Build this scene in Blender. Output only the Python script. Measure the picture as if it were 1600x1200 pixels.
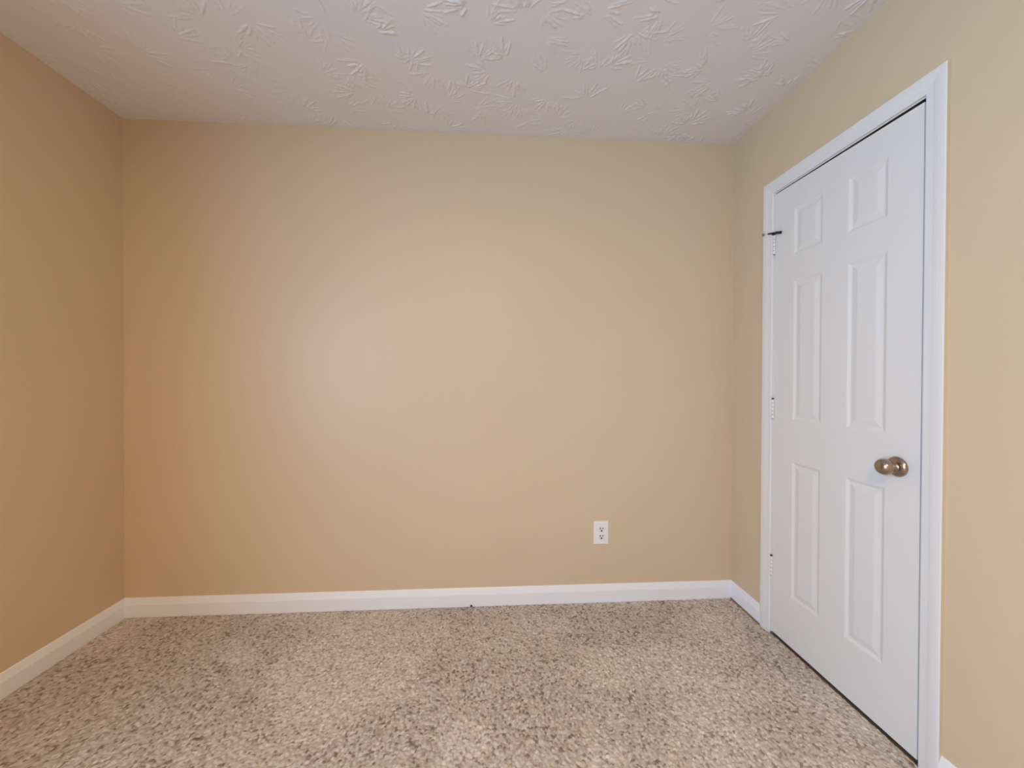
import bpy, bmesh, math
import numpy as np
from mathutils import Vector, Matrix

for o in list(bpy.data.objects):
    bpy.data.objects.remove(o)
S = bpy.context.scene
C = S.collection

# ------------------------------------------------------------------ room size (metres)
W = 3.106          # width, left wall at x = 0, right wall at x = W
H = 2.44           # ceiling
D = 4.60           # depth, back wall at y = 0, wall behind the camera at y = -D
BH = 0.0894        # baseboard height
# window in the left wall, behind the camera and out of the photograph
WY0, WY1, WZ0, WZ1 = -3.60, -2.20, 0.60, 2.10

# ------------------------------------------------------------------ camera
F, YAW, PIT, ROL = 597.0647, 0.0613, -0.0078, 0.0038
SX, SY = -0.2465, -5.427
CAM = Vector((1.7864, -1.9882, 1.1823))
r0 = Vector((math.cos(YAW), -math.sin(YAW), 0)); f0 = Vector((math.sin(YAW), math.cos(YAW), 0)); u0 = Vector((0, 0, 1))
f1 = f0*math.cos(PIT) + u0*math.sin(PIT); u1 = -f0*math.sin(PIT) + u0*math.cos(PIT)
r2 = r0*math.cos(ROL) + u1*math.sin(ROL); u2 = -r0*math.sin(ROL) + u1*math.cos(ROL)
cd = bpy.data.cameras.new('camera'); cam = bpy.data.objects.new('camera', cd); C.objects.link(cam)
M = Matrix(((r2.x, u2.x, -f1.x, CAM.x), (r2.y, u2.y, -f1.y, CAM.y), (r2.z, u2.z, -f1.z, CAM.z), (0, 0, 0, 1)))
cam.matrix_world = M
cd.sensor_fit = 'HORIZONTAL'; cd.sensor_width = 36.0; cd.lens = F/1600*36.0
cd.shift_x = -SX/1600; cd.shift_y = SY/1600
cd.clip_start = 0.02
S.camera = cam

# ------------------------------------------------------------------ world, daylight, exposure
wd = bpy.data.worlds.new('world'); S.world = wd; wd.use_nodes = True
bg = wd.node_tree.nodes['Background']
bg.inputs['Color'].default_value = (0.75, 0.87, 1.0, 1); bg.inputs['Strength'].default_value = 0.6

def area(name, loc, direction, sx, sy, power, col):
    l = bpy.data.lights.new(name, 'AREA'); l.shape = 'RECTANGLE'; l.size = sx; l.size_y = sy
    l.energy = power; l.color = col
    o = bpy.data.objects.new(name, l); C.objects.link(o); o.location = loc
    o.rotation_euler = Vector(direction).to_track_quat('-Z', 'Z').to_euler()
    return o
# sky seen through the window (daylight just outside the glass)
area('window_daylight', (-0.16, (WY0+WY1)/2, (WZ0+WZ1)/2), (1, 0, 0), WY1-WY0, WZ1-WZ0, 60*2.62, (0.345, 0.645, 1.0))
# unseen warm fill added overhead, behind the camera, to lift the left wall
area('warm_fill', (1.55, -2.9, 2.40), (0, 0, -1), 0.30, 0.30, 30*1.50, (1.0, 0.54, 0.08))

S.view_settings.view_transform = 'Standard'; S.view_settings.look = 'None'
S.view_settings.gamma = 1.0; S.view_settings.use_curve_mapping = False
S.view_settings.exposure = 0.0
S.cycles.max_bounces = 16; S.cycles.diffuse_bounces = 12; S.cycles.glossy_bounces = 6
S.cycles.use_denoising = True
S.cycles.caustics_reflective = False; S.cycles.caustics_refractive = False

# ------------------------------------------------------------------ materials
def mat(name, col, rough=0.5, metal=0.0, spec=0.5):
    m = bpy.data.materials.new(name); m.use_nodes = True
    b = m.node_tree.nodes['Principled BSDF']
    b.inputs['Base Color'].default_value = (*col, 1); b.inputs['Roughness'].default_value = rough
    b.inputs['Metallic'].default_value = metal; b.inputs['Specular IOR Level'].default_value = spec
    return m, m.node_tree, b
def noise_bump(nt, b, scale, strength, dist=0.002, detail=3):
    tc = nt.nodes.new('ShaderNodeTexCoord'); n = nt.nodes.new('ShaderNodeTexNoise'); bu = nt.nodes.new('ShaderNodeBump')
    n.inputs['Scale'].default_value = scale; n.inputs['Detail'].default_value = detail
    bu.inputs['Strength'].default_value = strength; bu.inputs['Distance'].default_value = dist
    nt.links.new(tc.outputs['Object'], n.inputs['Vector']); nt.links.new(n.outputs['Fac'], bu.inputs['Height'])
    nt.links.new(bu.outputs['Normal'], b.inputs['Normal'])
    return n
def noise_colour(nt, b, c0, c1, scale, detail=2, lo=0.35, hi=0.65):
    tc = nt.nodes.new('ShaderNodeTexCoord'); n = nt.nodes.new('ShaderNodeTexNoise'); r = nt.nodes.new('ShaderNodeValToRGB')
    n.inputs['Scale'].default_value = scale; n.inputs['Detail'].default_value = detail
    r.color_ramp.elements[0].position = lo; r.color_ramp.elements[0].color = (*c0, 1)
    r.color_ramp.elements[1].position = hi; r.color_ramp.elements[1].color = (*c1, 1)
    nt.links.new(tc.outputs['Object'], n.inputs['Vector']); nt.links.new(n.outputs['Fac'], r.inputs['Fac'])
    nt.links.new(r.outputs['Color'], b.inputs['Base Color'])

paint, nt, b = mat('tan_wall_paint', (0.64, 0.50, 0.32), 0.42, spec=0.5)
noise_colour(nt, b, (0.634, 0.498, 0.334), (0.646, 0.508, 0.342), 2.0)
noise_bump(nt, b, 260, 0.10, 0.0015)
white, nt, b = mat('white_trim_paint', (0.755, 0.742, 0.725), 0.35)
noise_bump(nt, b, 90, 0.04, 0.001)
basem, nt, b = mat('white_baseboard_paint', (0.81, 0.815, 0.845), 0.35)
noise_bump(nt, b, 90, 0.04, 0.001)
doorm, nt, b = mat('white_door_paint', (0.74, 0.725, 0.70), 0.40)
noise_bump(nt, b, 120, 0.04, 0.001)
ceilm, nt, b = mat('ceiling_white', (0.74, 0.72, 0.72), 0.8, spec=0.2)
noise_bump(nt, b, 160, 0.12, 0.002)
nickel, nt, b = mat('satin_nickel', (0.40, 0.32, 0.255), 0.20, 1.0)
noise_bump(nt, b, 400, 0.02, 0.0005)
bronze, nt, b = mat('dark_bronze', (0.05, 0.03, 0.025), 0.4, 0.6)
noise_bump(nt, b, 400, 0.05, 0.0005)
black, nt, b = mat('black_rubber', (0.012, 0.011, 0.011), 0.6)
noise_bump(nt, b, 400, 0.05, 0.0005)
greyrub, nt, b = mat('grey_rubber', (0.16, 0.16, 0.15), 0.6)
noise_bump(nt, b, 400, 0.05, 0.0005)
plastic, nt, b = mat('white_plastic', (0.80, 0.79, 0.79), 0.3)
noise_bump(nt, b, 200, 0.02, 0.0005)
almond, nt, b = mat('almond_plastic', (0.76, 0.74, 0.66), 0.3)
noise_bump(nt, b, 200, 0.02, 0.0005)
dark, nt, b = mat('dark_void', (0.006, 0.005, 0.005), 0.9, spec=0.1)
noise_bump(nt, b, 50, 0.05)
closetm, nt, b = mat('closet_interior', (0.30, 0.26, 0.2), 0.8)
noise_bump(nt, b, 50, 0.05)

# glass pane: mostly clear with a faint reflection
glass = bpy.data.materials.new('window_glass'); glass.use_nodes = True; nt = glass.node_tree; nt.nodes.clear()
out = nt.nodes.new('ShaderNodeOutputMaterial'); mx = nt.nodes.new('ShaderNodeMixShader'); tr = nt.nodes.new('ShaderNodeBsdfTransparent')
gl = nt.nodes.new('ShaderNodeBsdfGlossy'); gl.inputs['Roughness'].default_value = 0.02; mx.inputs[0].default_value = 0.07
nt.links.new(tr.outputs[0], mx.inputs[1]); nt.links.new(gl.outputs[0], mx.inputs[2]); nt.links.new(mx.outputs[0], out.inputs[0])

# carpet: every tuft carries its own yarn tone (mesh attribute) plus soft pile-lean patches
carpet = bpy.data.materials.new('beige_frieze_carpet'); carpet.use_nodes = True; nt = carpet.node_tree
b = nt.nodes['Principled BSDF']; b.inputs['Roughness'].default_value = 0.95; b.inputs['Specular IOR Level'].default_value = 0.1
at = nt.nodes.new('ShaderNodeAttribute'); at.attribute_name = 'yarn'
rp = nt.nodes.new('ShaderNodeValToRGB'); cr = rp.color_ramp
cr.elements[0].position = 0.0; cr.elements[0].color = (0.165, 0.128, 0.098, 1)
cr.elements[1].position = 1.0; cr.elements[1].color = (0.770, 0.706, 0.646, 1)
for p_, c_ in ((0.18, (0.297, 0.243, 0.198, 1)), (0.45, (0.462, 0.401, 0.349, 1)), (0.75, (0.616, 0.553, 0.495, 1))):
    e = cr.elements.new(p_); e.color = c_
nt.links.new(at.outputs['Fac'], rp.inputs['Fac'])
nt.links.new(rp.outputs['Color'], b.inputs['Base Color'])
noise_bump(nt, b, 600, 0.25, 0.003)

# ------------------------------------------------------------------ mesh helpers
def link(name, me, m, parent=None, smooth=False, kind=None):
    o = bpy.data.objects.new(name, me); C.objects.link(o)
    if m: me.materials.append(m)
    if parent: o.parent = parent
    if kind: o['kind'] = kind
    if smooth:
        for p in me.polygons: p.use_smooth = True
    return o
def from_bm(name, bm, m, parent=None, smooth=False, kind=None, bevel=0.0):
    bmesh.ops.recalc_face_normals(bm, faces=bm.faces)
    me = bpy.data.meshes.new(name); bm.to_mesh(me); bm.free()
    o = link(name, me, m, parent, smooth, kind)
    if bevel:
        md = o.modifiers.new('bevel', 'BEVEL'); md.width = bevel; md.segments = 2; md.limit_method = 'ANGLE'
    return o
def box(bm, x0, x1, y0, y1, z0, z1):
    v = [bm.verts.new((x, y, z)) for x in (x0, x1) for y in (y0, y1) for z in (z0, z1)]
    for f in ((0, 1, 3, 2), (4, 6, 7, 5), (0, 4, 5, 1), (2, 3, 7, 6), (0, 2, 6, 4), (1, 5, 7, 3)):
        bm.faces.new([v[i] for i in f])
def boxes(name, lst, m, parent=None, kind=None, bevel=0.0):
    bm = bmesh.new()
    for t in lst: box(bm, *t)
    return from_bm(name, bm, m, parent, kind=kind, bevel=bevel)
def lathe(name, prof, m, parent, origin, axis, seg=40, sx=1.0):
    # prof: (distance along axis, radius)
    ax = Vector(axis).normalized(); a = Vector((0, 0, 1)) if abs(ax.z) < .9 else Vector((1, 0, 0))
    e1 = ax.cross(a).normalized(); e2 = ax.cross(e1); bm = bmesh.new(); rings = []
    for t, r in prof:
        if r < 1e-6: rings.append([bm.verts.new(Vector(origin)+ax*t)])
        else: rings.append([bm.verts.new(Vector(origin)+ax*t+(e1*math.cos(k*2*math.pi/seg)*sx+e2*math.sin(k*2*math.pi/seg))*r) for k in range(seg)])
    for A, B in zip(rings[:-1], rings[1:]):
        for k in range(seg):
            q = [A[k % len(A)], A[(k+1) % len(A)], B[(k+1) % len(B)], B[k % len(B)]]
            q = list(dict.fromkeys(q))
            if len(q) > 2: bm.faces.new(q)
    for R_ in (rings[0], rings[-1]):
        if len(R_) > 2: bm.faces.new(R_)
    return from_bm(name, bm, m, parent, smooth=True)
def empty(name, loc):
    o = bpy.data.objects.new(name, None); C.objects.link(o); o.location = loc; o.empty_display_size = 0.05
    bpy.context.view_layer.update()
    return o
def adopt(parent, *objs):
    # parts are built in world coordinates: keep them there under their thing
    inv = Matrix.Translation(parent.location).inverted()
    for o in objs:
        o.data.transform(inv); o.parent = parent

# ------------------------------------------------------------------ room shell
T = 0.12
boxes('wall_back', [(-T, W+T, 0, T, -0.06, H+0.05)], paint, kind='structure')
boxes('wall_left', [(-T, 0, WY1, 0, -0.06, H+0.05), (-T, 0, -D, WY0, -0.06, H+0.05),
                    (-T, 0, WY0, WY1, -0.06, WZ0), (-T, 0, WY0, WY1, WZ1, H+0.05)], paint, kind='structure')
# door opening in the right wall
D1, D2, DT = -0.2965, -0.8990, 2.0247         # hinge edge, latch edge, top edge of the door leaf
J1, J2, JT = D1+0.0015, D2-0.0040, DT+0.0105  # inner faces of the jamb
JB = 0.018
HG = 0.045          # hollow added above the door head to make its top gap dark
boxes('wall_right', [(W, W+T, J1+JB, 0, -0.06, H+0.05), (W, W+T, -D, J2-JB, -0.06, H+0.05),
                     (W, W+T, J2-JB, J1+JB, JT+HG, H+0.05)], paint, kind='structure')
boxes('wall_rear', [(-T, W+T, -D-T, -D, -0.06, H+0.05)], paint, kind='structure')
boxes('wall_closet', [(W+0.75, W+0.79, -1.5, 0.1, -0.06, H+0.05), (W+T, W+0.79, -1.54, -1.5, -0.06, H+0.05),
                      (W+T, W+0.79, 0.1, 0.14, -0.06, H+0.05), (W+T, W+0.79, -1.54, 0.14, H, H+0.05)], closetm, kind='structure')

# ------------------------------------------------------------------ ceiling with crow's-foot brushed texture
def grid_mesh(name, xs, ys, Z, flip=False):
    nx, ny = len(xs), len(ys)
    X, Y = np.meshgrid(xs, ys)                       # (ny, nx)
    co = np.stack([X, Y, Z], -1).reshape(-1, 3).astype(np.float32)
    i = np.arange(ny-1)[:, None]*nx + np.arange(nx-1)[None, :]
    q = np.stack([i, i+1, i+nx+1, i+nx], -1)
    if flip: q = q[..., ::-1]
    q = q.reshape(-1, 4).astype(np.int32)
    me = bpy.data.meshes.new(name)
    me.vertices.add(len(co)); me.vertices.foreach_set('co', co.ravel())
    me.loops.add(q.size); me.loops.foreach_set('vertex_index', q.ravel())
    me.polygons.add(len(q)); me.polygons.foreach_set('loop_start', np.arange(0, q.size, 4, dtype=np.int32))
    me.update(calc_edges=True); me.validate()
    me.polygons.foreach_set('use_smooth', np.ones(len(q), dtype=bool))
    return me

rng = np.random.default_rng(11)
st = 0.003
xs = np.linspace(0, W, int(W/st)); ys = np.linspace(-1.7, 0, int(1.7/st))
hgt = np.zeros((len(ys), len(xs)))
dx, dy = xs[1]-xs[0], ys[1]-ys[0]
def ridge(p, q, w, h):
    x0, x1 = min(p[0], q[0])-3*w, max(p[0], q[0])+3*w; y0, y1 = min(p[1], q[1])-3*w, max(p[1], q[1])+3*w
    i0, i1 = max(0, int((x0-xs[0])/dx)), min(len(xs), int((x1-xs[0])/dx)+2)
    j0, j1 = max(0, int((y0-ys[0])/dy)), min(len(ys), int((y1-ys[0])/dy)+2)
    if i1 <= i0 or j1 <= j0: return
    X, Y = np.meshgrid(xs[i0:i1], ys[j0:j1]); d = q-p; L = np.linalg.norm(d); d = d/L; n = np.array([-d[1], d[0]])
    t = (X-p[0])*d[0]+(Y-p[1])*d[1]
    s = (X-p[0])*n[0]+(Y-p[1])*n[1] - 0.12*w*np.sin(t*90+p[0]*50)
    tt = np.clip(t/L, 0, 1); end = np.maximum(0, np.abs(t-L/2)-L/2)
    prof = (0.55+0.45*np.sin(np.pi*tt)**0.7)*(0.8+0.2*np.sin(t*210+p[1]*90))
    g = h*prof*np.exp(-(s/w)**2)*np.exp(-(end/w)**2)
    hgt[j0:j1, i0:i1] = np.maximum(hgt[j0:j1, i0:i1], g)
sp = 0.118
for gx in np.arange(-0.1, W+0.15, sp):
    for gy in np.arange(-1.8, 0.1, sp):
        c = np.array([gx, gy])+rng.uniform(-0.06, 0.06, 2)
        if rng.random() < 0.16: continue
        a0 = rng.uniform(0, 2*math.pi); arc = rng.uniform(0.9, 3.0); n = max(5, int(arc*rng.uniform(4.6, 7.5))); hh = rng.uniform(0.4, 1.15)
        for k in range(n):
            if rng.random() < 0.12: continue
            a = a0+arc*(k+rng.uniform(-0.25, 0.25))/n; r1 = rng.uniform(0.018, 0.042); r2_ = r1+rng.uniform(0.020, 0.072)
            b_ = a+rng.uniform(-0.15, 0.15)
            ridge(c+r1*np.array([math.cos(a), math.sin(a)]), c+r2_*np.array([math.cos(b_), math.sin(b_)]),
                  rng.uniform(0.0026, 0.0045), hh*rng.uniform(0.0018, 0.0052))
edge = np.clip(np.minimum.reduce([np.broadcast_to((0-ys)[:, None], hgt.shape), np.broadcast_to(xs[None, :], hgt.shape), np.broadcast_to((W-xs)[None, :], hgt.shape)])/0.03, 0, 1)
hgt *= edge
me = grid_mesh('ceiling', xs, ys, H-0.0005-hgt, flip=True)
bm = bmesh.new(); bm.from_mesh(me); box(bm, -T, W+T, -D-T, 0+T, H, H+0.05); bm.to_mesh(me); bm.free()
link('ceiling', me, ceilm, kind='structure')

fill_ring = lathe('fill_light_ring', [(0.001, 0.24), (-0.010, 0.24), (-0.014, 0.235), (-0.012, 0.222), (0.001, 0.218)], white, None, (1.55, -2.9, H), (0, 0, 1), 48)  # trim ring made up to house the added fill light
fill_ring.parent = bpy.data.objects['ceiling']

# ------------------------------------------------------------------ carpeted floor
st = 0.003
xs = np.linspace(0.004, W-0.004, int(W/st)); ys = np.linspace(-1.75, -0.004, int(1.75/st))
X, Y = np.meshgrid(xs, ys)
cs = 0.0085                                       # tuft spacing
ncx, ncy = int(W/cs)+6, int(1.8/cs)+6
jx = rng.uniform(0.05, 0.95, (ncy, ncx)); jy = rng.uniform(0.05, 0.95, (ncy, ncx)); tone = rng.beta(2.0, 1.7, (ncy, ncx))
fl = rng.random((ncy, ncx))
tone = np.where(fl < 0.10, tone*0.20, np.where(fl > 0.90, 0.75+0.25*tone, 0.25+0.62*tone))
hv = rng.uniform(0.4, 1.0, (ncy, ncx))
def smooth_noise(shape_pts, scale, seed, oct=2):
    r = np.random.default_rng(seed); out = np.zeros(X.shape); amp = 1; tot = 0
    for o_ in range(oct):
        s = scale*2**o_; g = r.uniform(0, 1, (int(2.2*s)+4, int(3.4*s)+4))
        u = X*s; v = (Y+1.9)*s; i = u.astype(int); j = v.astype(int); fu = u-i; fv = v-j
        fu = fu*fu*(3-2*fu); fv = fv*fv*(3-2*fv)
        out += amp*((g[j, i]*(1-fu)+g[j, i+1]*fu)*(1-fv)+(g[j+1, i]*(1-fu)+g[j+1, i+1]*fu)*fv); tot += amp; amp *= 0.5
    return out/tot
ang = smooth_noise(None, 2.2, 5)*6.0
ca, sa = np.cos(ang), np.sin(ang)
best = np.full(X.shape, 9.0); bt = np.zeros(X.shape); bh_ = np.zeros(X.shape)
U, V = X/cs+2, (Y+1.78)/cs+2
I, Jn = U.astype(int), V.astype(int)
for di in (-1, 0, 1):
    for dj in (-1, 0, 1):
        i, j = I+di, Jn+dj
        ox = U-(i+jx[j, i]); oy = V-(j+jy[j, i])
        la = ox*ca+oy*sa; lb = -ox*sa+oy*ca
        d2 = (la*0.90)**2+(lb*1.1)**2 - 0.12*hv[j, i]
        m_ = d2 < best
        best = np.where(m_, d2, best); bt = np.where(m_, tone[j, i], bt); bh_ = np.where(m_, hv[j, i], bh_)
lean = np.clip((smooth_noise(None, 3.5, 8, 3)-0.40)/0.28, 0, 1); lean = lean*lean*(3-2*lean)
dome = np.clip(1-(best+0.12)*1.1, 0, 1)
Z = 0.0065*dome*bh_ - 0.004 + 0.004*(smooth_noise(None, 9, 3)-0.5)
wall_d = np.minimum.reduce([-Y, X, W-X])
door_zone = (Y < -0.285) & (Y > -0.905) & (X > W-0.1)
Z -= np.where(door_zone, 0.0, 0.004)*np.clip(1-(wall_d-0.012)/0.018, 0, 1)**2
Z -= np.where(door_zone, 0.001, 0.003)*np.clip(1-(W-X-0.010)/0.022, 0, 1)**2
me = grid_mesh('floor', xs, ys, Z)
yarn = np.clip(0.02+0.80*bt+0.17*lean, 0, 1)
bm = bmesh.new(); bm.from_mesh(me); bm.to_mesh(me)
nv = len(me.vertices)
box(bm, -T, W+0.79, -D-T, T, -0.06, -0.022)
box(bm, 0.0, W, -D, -1.749, -0.022, -0.001)
bm.to_mesh(me); bm.free()
a_ = me.attributes.new('yarn', 'FLOAT', 'POINT'); vals = np.full(len(me.vertices), 0.5, np.float32); vals[:nv] = yarn.ravel()
a_.data.foreach_set('value', vals)
link('floor', me, carpet, kind='structure')

# ------------------------------------------------------------------ baseboards
BP = [(0, 0), (0.0135, 0), (0.0135, 0.056), (0.0129, 0.0595), (0.0108, 0.066), (0.0070, 0.079), (0.0050, 0.0860), (0.0025, 0.0894), (0, 0.0894)]
def baseboard(name, p, q, n, z0, m0=0, m1=0):
    # p->q along the wall, n = direction into the room; m0/m1 = 1 mitres that end into an inside corner
    p, q, n = Vector(p), Vector(q), Vector(n); d = (q-p).normalized(); bm = bmesh.new(); R0 = []; R1 = []
    for t, z in BP:
        zz = z0 if z == 0 else z
        R0.append(bm.verts.new(p+n*t+d*t*m0+Vector((0, 0, zz)))); R1.append(bm.verts.new(q+n*t-d*t*m1+Vector((0, 0, zz))))
    k = len(BP)
    for i in range(k): bm.faces.new([R0[i], R0[(i+1) % k], R1[(i+1) % k], R1[i]])
    bm.faces.new(R0); bm.faces.new(R1)
    return from_bm(name, bm, basem, kind='structure')
CO1, CO2 = J1+0.006+0.057, J2-0.006-0.057
baseboard('baseboard_back', (0, 0, 0), (W, 0, 0), (0, -1, 0), -0.004, 1, 1)
baseboard('baseboard_left', (0, -D, 0), (0, 0, 0), (1, 0, 0), -0.004, 1, 1)
baseboard('baseboard_right', (W, CO1, 0), (W, 0, 0), (-1, 0, 0), 0.0045, 0, 1)
baseboard('baseboard_right', (W, -D, 0), (W, CO2, 0), (-1, 0, 0), 0.0, 1, 0)
baseboard('baseboard_rear', (0, -D, 0), (W, -D, 0), (0, 1, 0), -0.004, 1, 1)

# ------------------------------------------------------------------ door frame
trim = boxes('trim_1', [(W+0.001, W+T, J1, J1+JB, 0.004, JT+HG), (W+0.001, W+T, J2-JB, J2, 0.004, JT+HG), (W+0.001, W+0.0035, J2, J1, JT, JT+HG), (W+0.0035, W+T, J2, J1, JT+0.028, JT+HG),
                        (W+0.042, W+0.078, J1-0.011, J1, -0.02, JT), (W+0.042, W+0.078, J2, J2+0.011, -0.02, JT)],
             white, kind='structure')
CP = [(0, 0), (0, 0.0065), (0.0025, 0.0082), (0.012, 0.0088), (0.022, 0.0096), (0.028, 0.0108), (0.036, 0.0118), (0.046, 0.0122), (0.053, 0.0119), (0.057, 0.0108), (0.057, 0)]
def casing(name, a, b, na, nb, m):
    # a, b = inner corner points (y, z); na, nb = outward directions (y, z) at each end
    bm = bmesh.new(); A = []; B = []
    for u, t in CP:
        A.append(bm.verts.new((W-t, a[0]+na[0]*u, a[1]+na[1]*u))); B.append(bm.verts.new((W-t, b[0]+nb[0]*u, b[1]+nb[1]*u)))
    k = len(CP)
    for i in range(k): bm.faces.new([A[i], A[(i+1) % k], B[(i+1) % k], B[i]])
    bm.faces.new(A); bm.faces.new(B)
    o = from_bm(name, bm, m, trim)
    # the outer edge carries overlapping wall paint
    o.data.materials.append(paint)
    for p in o.data.polygons:
        c = p.center
        if abs(p.normal.y) > 0.95 and (abs(c.y-CO1) < 0.002 or abs(c.y-CO2) < 0.002): p.material_index = 1
    return o
ri, rj, rt = J1+0.006, J2-0.006, JT+0.004
casing('side_casing', (ri, -0.013), (ri, rt), (1, 0), (1, 1), white)
casing('side_casing', (rj, -0.013), (rj, rt), (-1, 0), (-1, 1), white)
casing('head_casing', (ri, rt), (rj, rt), (1, 1), (-1, 1), white)

# ------------------------------------------------------------------ six-panel door
door = empty('door_1', (W, D1, 0)); door['kind'] = 'structure'
DB, TH = 0.0095, 0.035
ycuts = [D1, -0.405, -0.5465, -0.655, -0.7955, D2]
zcuts = [DB, 0.224, 0.820, 1.001, 1.608, 1.719, 1.921, DT]
bm = bmesh.new()
XF = W+0.001
def V_(y, z, d=0): return bm.verts.new((XF+d, y, z))
RINGS = [(0, 0), (0.003, 0.0008), (0.011, 0.0043), (0.015, 0.0047), (0.019, 0.0041), (0.034, 0.0013), (0.038, 0.0009)]
for i in range(5):
    for j in range(7):
        ya, yb, za, zb = ycuts[i], ycuts[i+1], zcuts[j], zcuts[j+1]
        if i in (1, 3) and j in (1, 3, 5):
            prev = None
            for ins, dep in RINGS:
                r = [V_(ya-ins, za+ins, dep), V_(yb+ins, za+ins, dep), V_(yb+ins, zb-ins, dep), V_(ya-ins, zb-ins, dep)]
                if prev:
                    for k in range(4): bm.faces.new([prev[k], prev[(k+1) % 4], r[(k+1) % 4], r[k]])
                prev = r
            bm.faces.new(prev)
        else:
            bm.faces.new([V_(ya, za), V_(yb, za), V_(yb, zb), V_(ya, zb)])
bv = [bm.verts.new((XF+TH, y, z)) for y, z in ((D1, DB), (D2, DB), (D2, DT), (D1, DT))]
bm.faces.new(bv)
def side(pts, back):
    bm.faces.new([V_(*p) for p in pts]+[bm.verts.new((XF+TH, p[0], p[1])) for p in back])
side([(y, DB) for y in ycuts], [(D2, DB), (D1, DB)])
side([(y, DT) for y in ycuts], [(D2, DT), (D1, DT)])
side([(D1, z) for z in zcuts], [(D1, DT), (D1, DB)])
side([(D2, z) for z in zcuts], [(D2, DT), (D2, DB)])
bmesh.ops.remove_doubles(bm, verts=bm.verts, dist=1e-5)
for v in bm.verts:
    if v.co.z > DT-1e-4: v.co.z += 0.0065*max(0, (v.co.y-D2)/(D1-D2))      # the leaf sags a little at the latch side
slab = from_bm('door_slab', bm, doorm); adopt(door, slab)

# knob: rose on the door, short neck, flattened ball
KY, KZ = -0.834, 0.899
rose = lathe('door_knob', [(-0.0005, 0.0325), (0.002, 0.0328), (0.006, 0.031), (0.010, 0.026), (0.0125, 0.018), (0.014, 0.012), (0.026, 0.0105), (0.028, 0.012), (0.028, 0.0)],
             nickel, None, (XF, KY, KZ), (-1, 0, 0)); adopt(door, rose); rose['label'] = 'satin nickel door knob'
ball = lathe('knob_ball', [(0.026, 0.0), (0.027, 0.012), (0.030, 0.0175), (0.034, 0.0222), (0.040, 0.0255), (0.046, 0.0265), (0.052, 0.0252), (0.0575, 0.0220), (0.0620, 0.0170), (0.0650, 0.0110), (0.0662, 0.0050), (0.0665, 0.0)],
             nickel, None, (XF, KY, KZ), (-1, 0, 0)); adopt(door, ball)
ball.parent = rose; ball.matrix_parent_inverse = Matrix.Identity(4)
# latch bolt and its face plate in the edge of the door
lt = boxes('latch', [(XF+0.006, XF+0.030, D2-0.0014, D2+0.001, KZ-0.032, KZ+0.032), (XF+0.010, XF+0.024, D2-0.008, D2, KZ-0.008, KZ+0.008)], bronze)
adopt(door, lt); lt['label'] = 'dark metal latch plate and bolt'

# three painted butt hinges, knuckles showing beside the casing
def hinge(zc):
    hy, hx = D1+0.0005, W-0.0045; L = 0.089; ks = []
    bm = bmesh.new()
    for k in range(5):
        z0 = zc-L/2+k*L/5+0.0009; z1 = zc-L/2+(k+1)*L/5-0.0009
        n = 16
        ra = [bm.verts.new((hx+0.0056*math.cos(t*2*math.pi/n), hy+0.0056*math.sin(t*2*math.pi/n), z0)) for t in range(n)]
        rb = [bm.verts.new((v.co.x, v.co.y, z1)) for v in ra]
        for t in range(n): bm.faces.new([ra[t], ra[(t+1) % n], rb[(t+1) % n], rb[t]])
        bm.faces.new(ra); bm.faces.new(rb)
    box(bm, W-0.001, W+0.03, D1-0.0002, D1+0.0014, zc-L/2, zc+L/2)
    h = from_bm('hinge', bm, white); adopt(door, h)
    p = lathe('hinge_pin', [(0, 0.0), (0.0002, 0.0036), (L+0.002, 0.0036), (L+0.003, 0.0052), (L+0.006, 0.0045), (L+0.007, 0)], bronze, None, (hx, hy, zc-L/2-0.001), (0, 0, 1), 14)
    adopt(door, p); p.parent = h; p['label'] = 'dark bare metal pin in the painted hinge'
    return h
hinge(1.799); hinge(1.042); hinge(0.314)
# hinge-pin door stop on the top hinge
def rod(name, p, q, r, m, seg=12):
    p, q = Vector(p), Vector(q); L = (q-p).length
    return lathe(name, [(0, 0), (0, r), (L, r), (L, 0)], m, None, p, (q-p), seg)
SX0 = W-0.0155
ds = rod('hinge_stop', (SX0, -0.2725, 1.8585), (SX0-0.001, -0.322, 1.8455), 0.0038, bronze); adopt(door, ds); ds['label'] = 'dark hinge-pin door stop with rubber tips'
sc = rod('stop_screw', (SX0, -0.2725, 1.8585), (SX0-0.001, -0.244, 1.8645), 0.0015, white)
tp = rod('rubber_tip', (SX0-0.003, -0.2445, 1.8655), (W-0.0117, -0.2375, 1.8655), 0.0050, greyrub)
tk = rod('rubber_tip', (SX0-0.002, -0.320, 1.8460), (W+0.0010, -0.3335, 1.8435), 0.0058, black)
lg = rod('stop_collar', (W-0.0045, D1+0.0005, 1.8445), (SX0, -0.2965, 1.8525), 0.0050, bronze)
sc['label'] = 'white threaded rod of the door stop'
for o in (sc, tp, tk, lg): adopt(door, o); o.parent = ds

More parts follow.
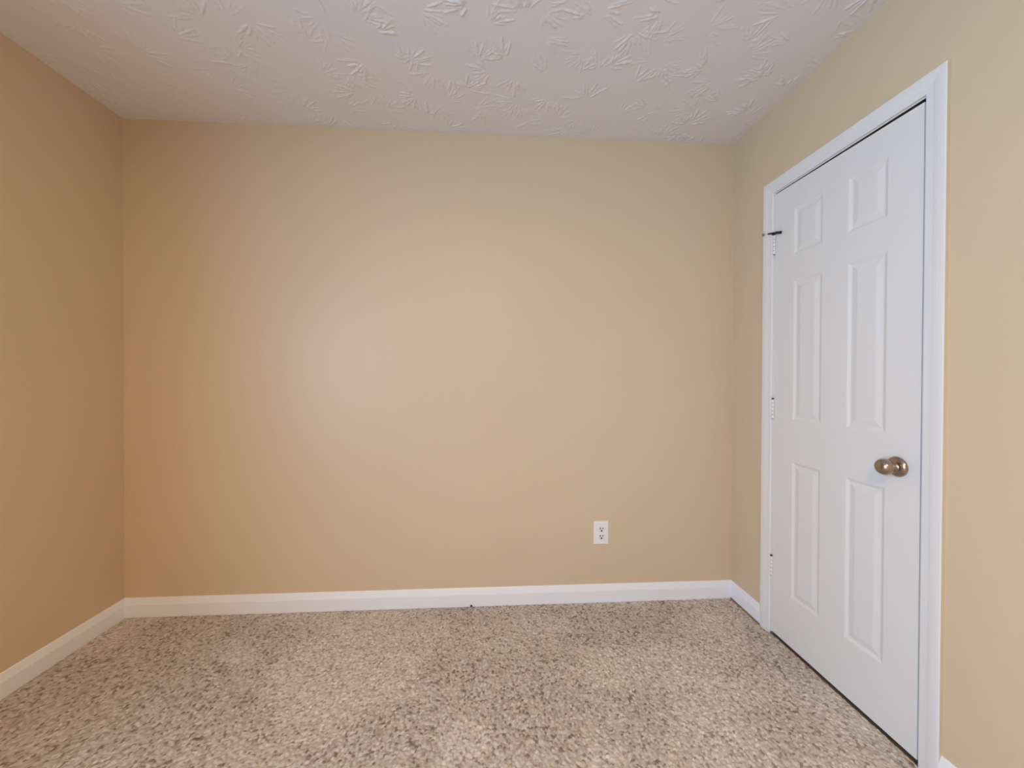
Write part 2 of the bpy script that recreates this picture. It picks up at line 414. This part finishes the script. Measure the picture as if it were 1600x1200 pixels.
# ------------------------------------------------------------------ wall outlet
OX, OZ, OW, OH = 2.386, 0.362, 0.080, 0.123
out_ = empty('wall_outlet', (OX, 0, OZ)); out_['category'] = 'outlet'
out_['label'] = 'white duplex electrical outlet low on the tan back wall'
bm = bmesh.new(); prev = None
for ins, y in ((0, 0), (0, -0.0025), (0.0035, -0.0055), (0.006, -0.0060)):
    r = [bm.verts.new((OX+sx*(OW/2-ins), y, OZ+sz*(OH/2-ins))) for sx, sz in ((-1, -1), (1, -1), (1, 1), (-1, 1))]
    if prev:
        for k in range(4): bm.faces.new([prev[k], prev[(k+1) % 4], r[(k+1) % 4], r[k]])
    else: bm.faces.new(r)
    prev = r
bm.faces.new(prev)
pl = from_bm('cover_plate', bm, plastic, bevel=0.0006); adopt(out_, pl)
for zc in (OZ+0.0195, OZ-0.0195):
    bm = bmesh.new(); n = 36; rad = 0.0172
    def face(y, s):
        vs = []
        for k in range(n):
            a = 2*math.pi*k/n
            vs.append(bm.verts.new((OX+rad*s*math.cos(a), y, zc+max(-0.0140*s, min(0.0140*s, rad*s*math.sin(a))))))
        return vs
    A, B, Cc = face(-0.0055, 1.0), face(-0.0078, 1.0), face(-0.0084, 0.93)
    for P, Q in ((A, B), (B, Cc)):
        for k in range(n): bm.faces.new([P[k], P[(k+1) % n], Q[(k+1) % n], Q[k]])
    bm.faces.new(A); bm.faces.new(Cc)
    rc = from_bm('receptacle', bm, almond); adopt(out_, rc); rc['label'] = 'off white receptacle face with dark slots'
    s = boxes('slot', [(OX-0.0092, OX-0.0050, -0.0088, -0.0080, zc+0.0005, zc+0.0095)], dark); adopt(out_, s); s.parent = rc
    s = boxes('slot', [(OX+0.0050, OX+0.0088, -0.0088, -0.0080, zc+0.0010, zc+0.0088)], dark); adopt(out_, s); s.parent = rc
    g = lathe('ground_hole', [(0, 0), (0, 0.0043), (0.0008, 0.0043), (0.0008, 0)], dark, None, (OX, -0.0080, zc-0.0072), (0, -1, 0), 16); adopt(out_, g); g.parent = rc
sw = lathe('screw', [(0, 0), (0, 0.0032), (0.0009, 0.0028), (0.0012, 0)], plastic, None, (OX, -0.0060, OZ), (0, -1, 0), 16); adopt(out_, sw)

# ------------------------------------------------------------------ small dark scrap lying by the back baseboard
bm = bmesh.new(); bmesh.ops.create_icosphere(bm, subdivisions=2, radius=1)
for v in bm.verts:
    k = 1+0.18*math.sin(5*v.co.x+3*v.co.z)+0.12*math.sin(7*v.co.y)
    v.co = Vector((v.co.x*0.0058*k, v.co.y*0.004*k, v.co.z*0.0042*k))
scrap = from_bm('debris_scrap', bm, black, smooth=True); scrap.location = (1.703, -0.0185, 0.0045)
scrap['label'] = 'tiny black scrap on the carpet against the white back baseboard'; scrap['category'] = 'scrap'

# ------------------------------------------------------------------ window beside the camera (out of the photograph, it lights the room)
win = empty('window_1', (0, (WY0+WY1)/2, WZ0)); win['kind'] = 'structure'
wf = boxes('window_frame', [(-0.09, -0.04, WY0, WY0+0.04, WZ0, WZ1), (-0.09, -0.04, WY1-0.04, WY1, WZ0, WZ1), (-0.09, -0.04, WY0+0.04, WY1-0.04, WZ0, WZ0+0.04),
                            (-0.09, -0.04, WY0+0.04, WY1-0.04, WZ1-0.04, WZ1), (-0.085, -0.05, WY0+0.04, WY1-0.04, (WZ0+WZ1)/2-0.02, (WZ0+WZ1)/2+0.02)], white)
wp = boxes('window_pane', [(-0.068, -0.064, WY0+0.04, WY1-0.04, WZ0+0.04, WZ1-0.04)], glass)
ws = boxes('window_sill', [(-0.04, 0.03, WY0-0.03, WY1+0.03, WZ0-0.02, WZ0)], white)
adopt(win, wf, wp, ws)
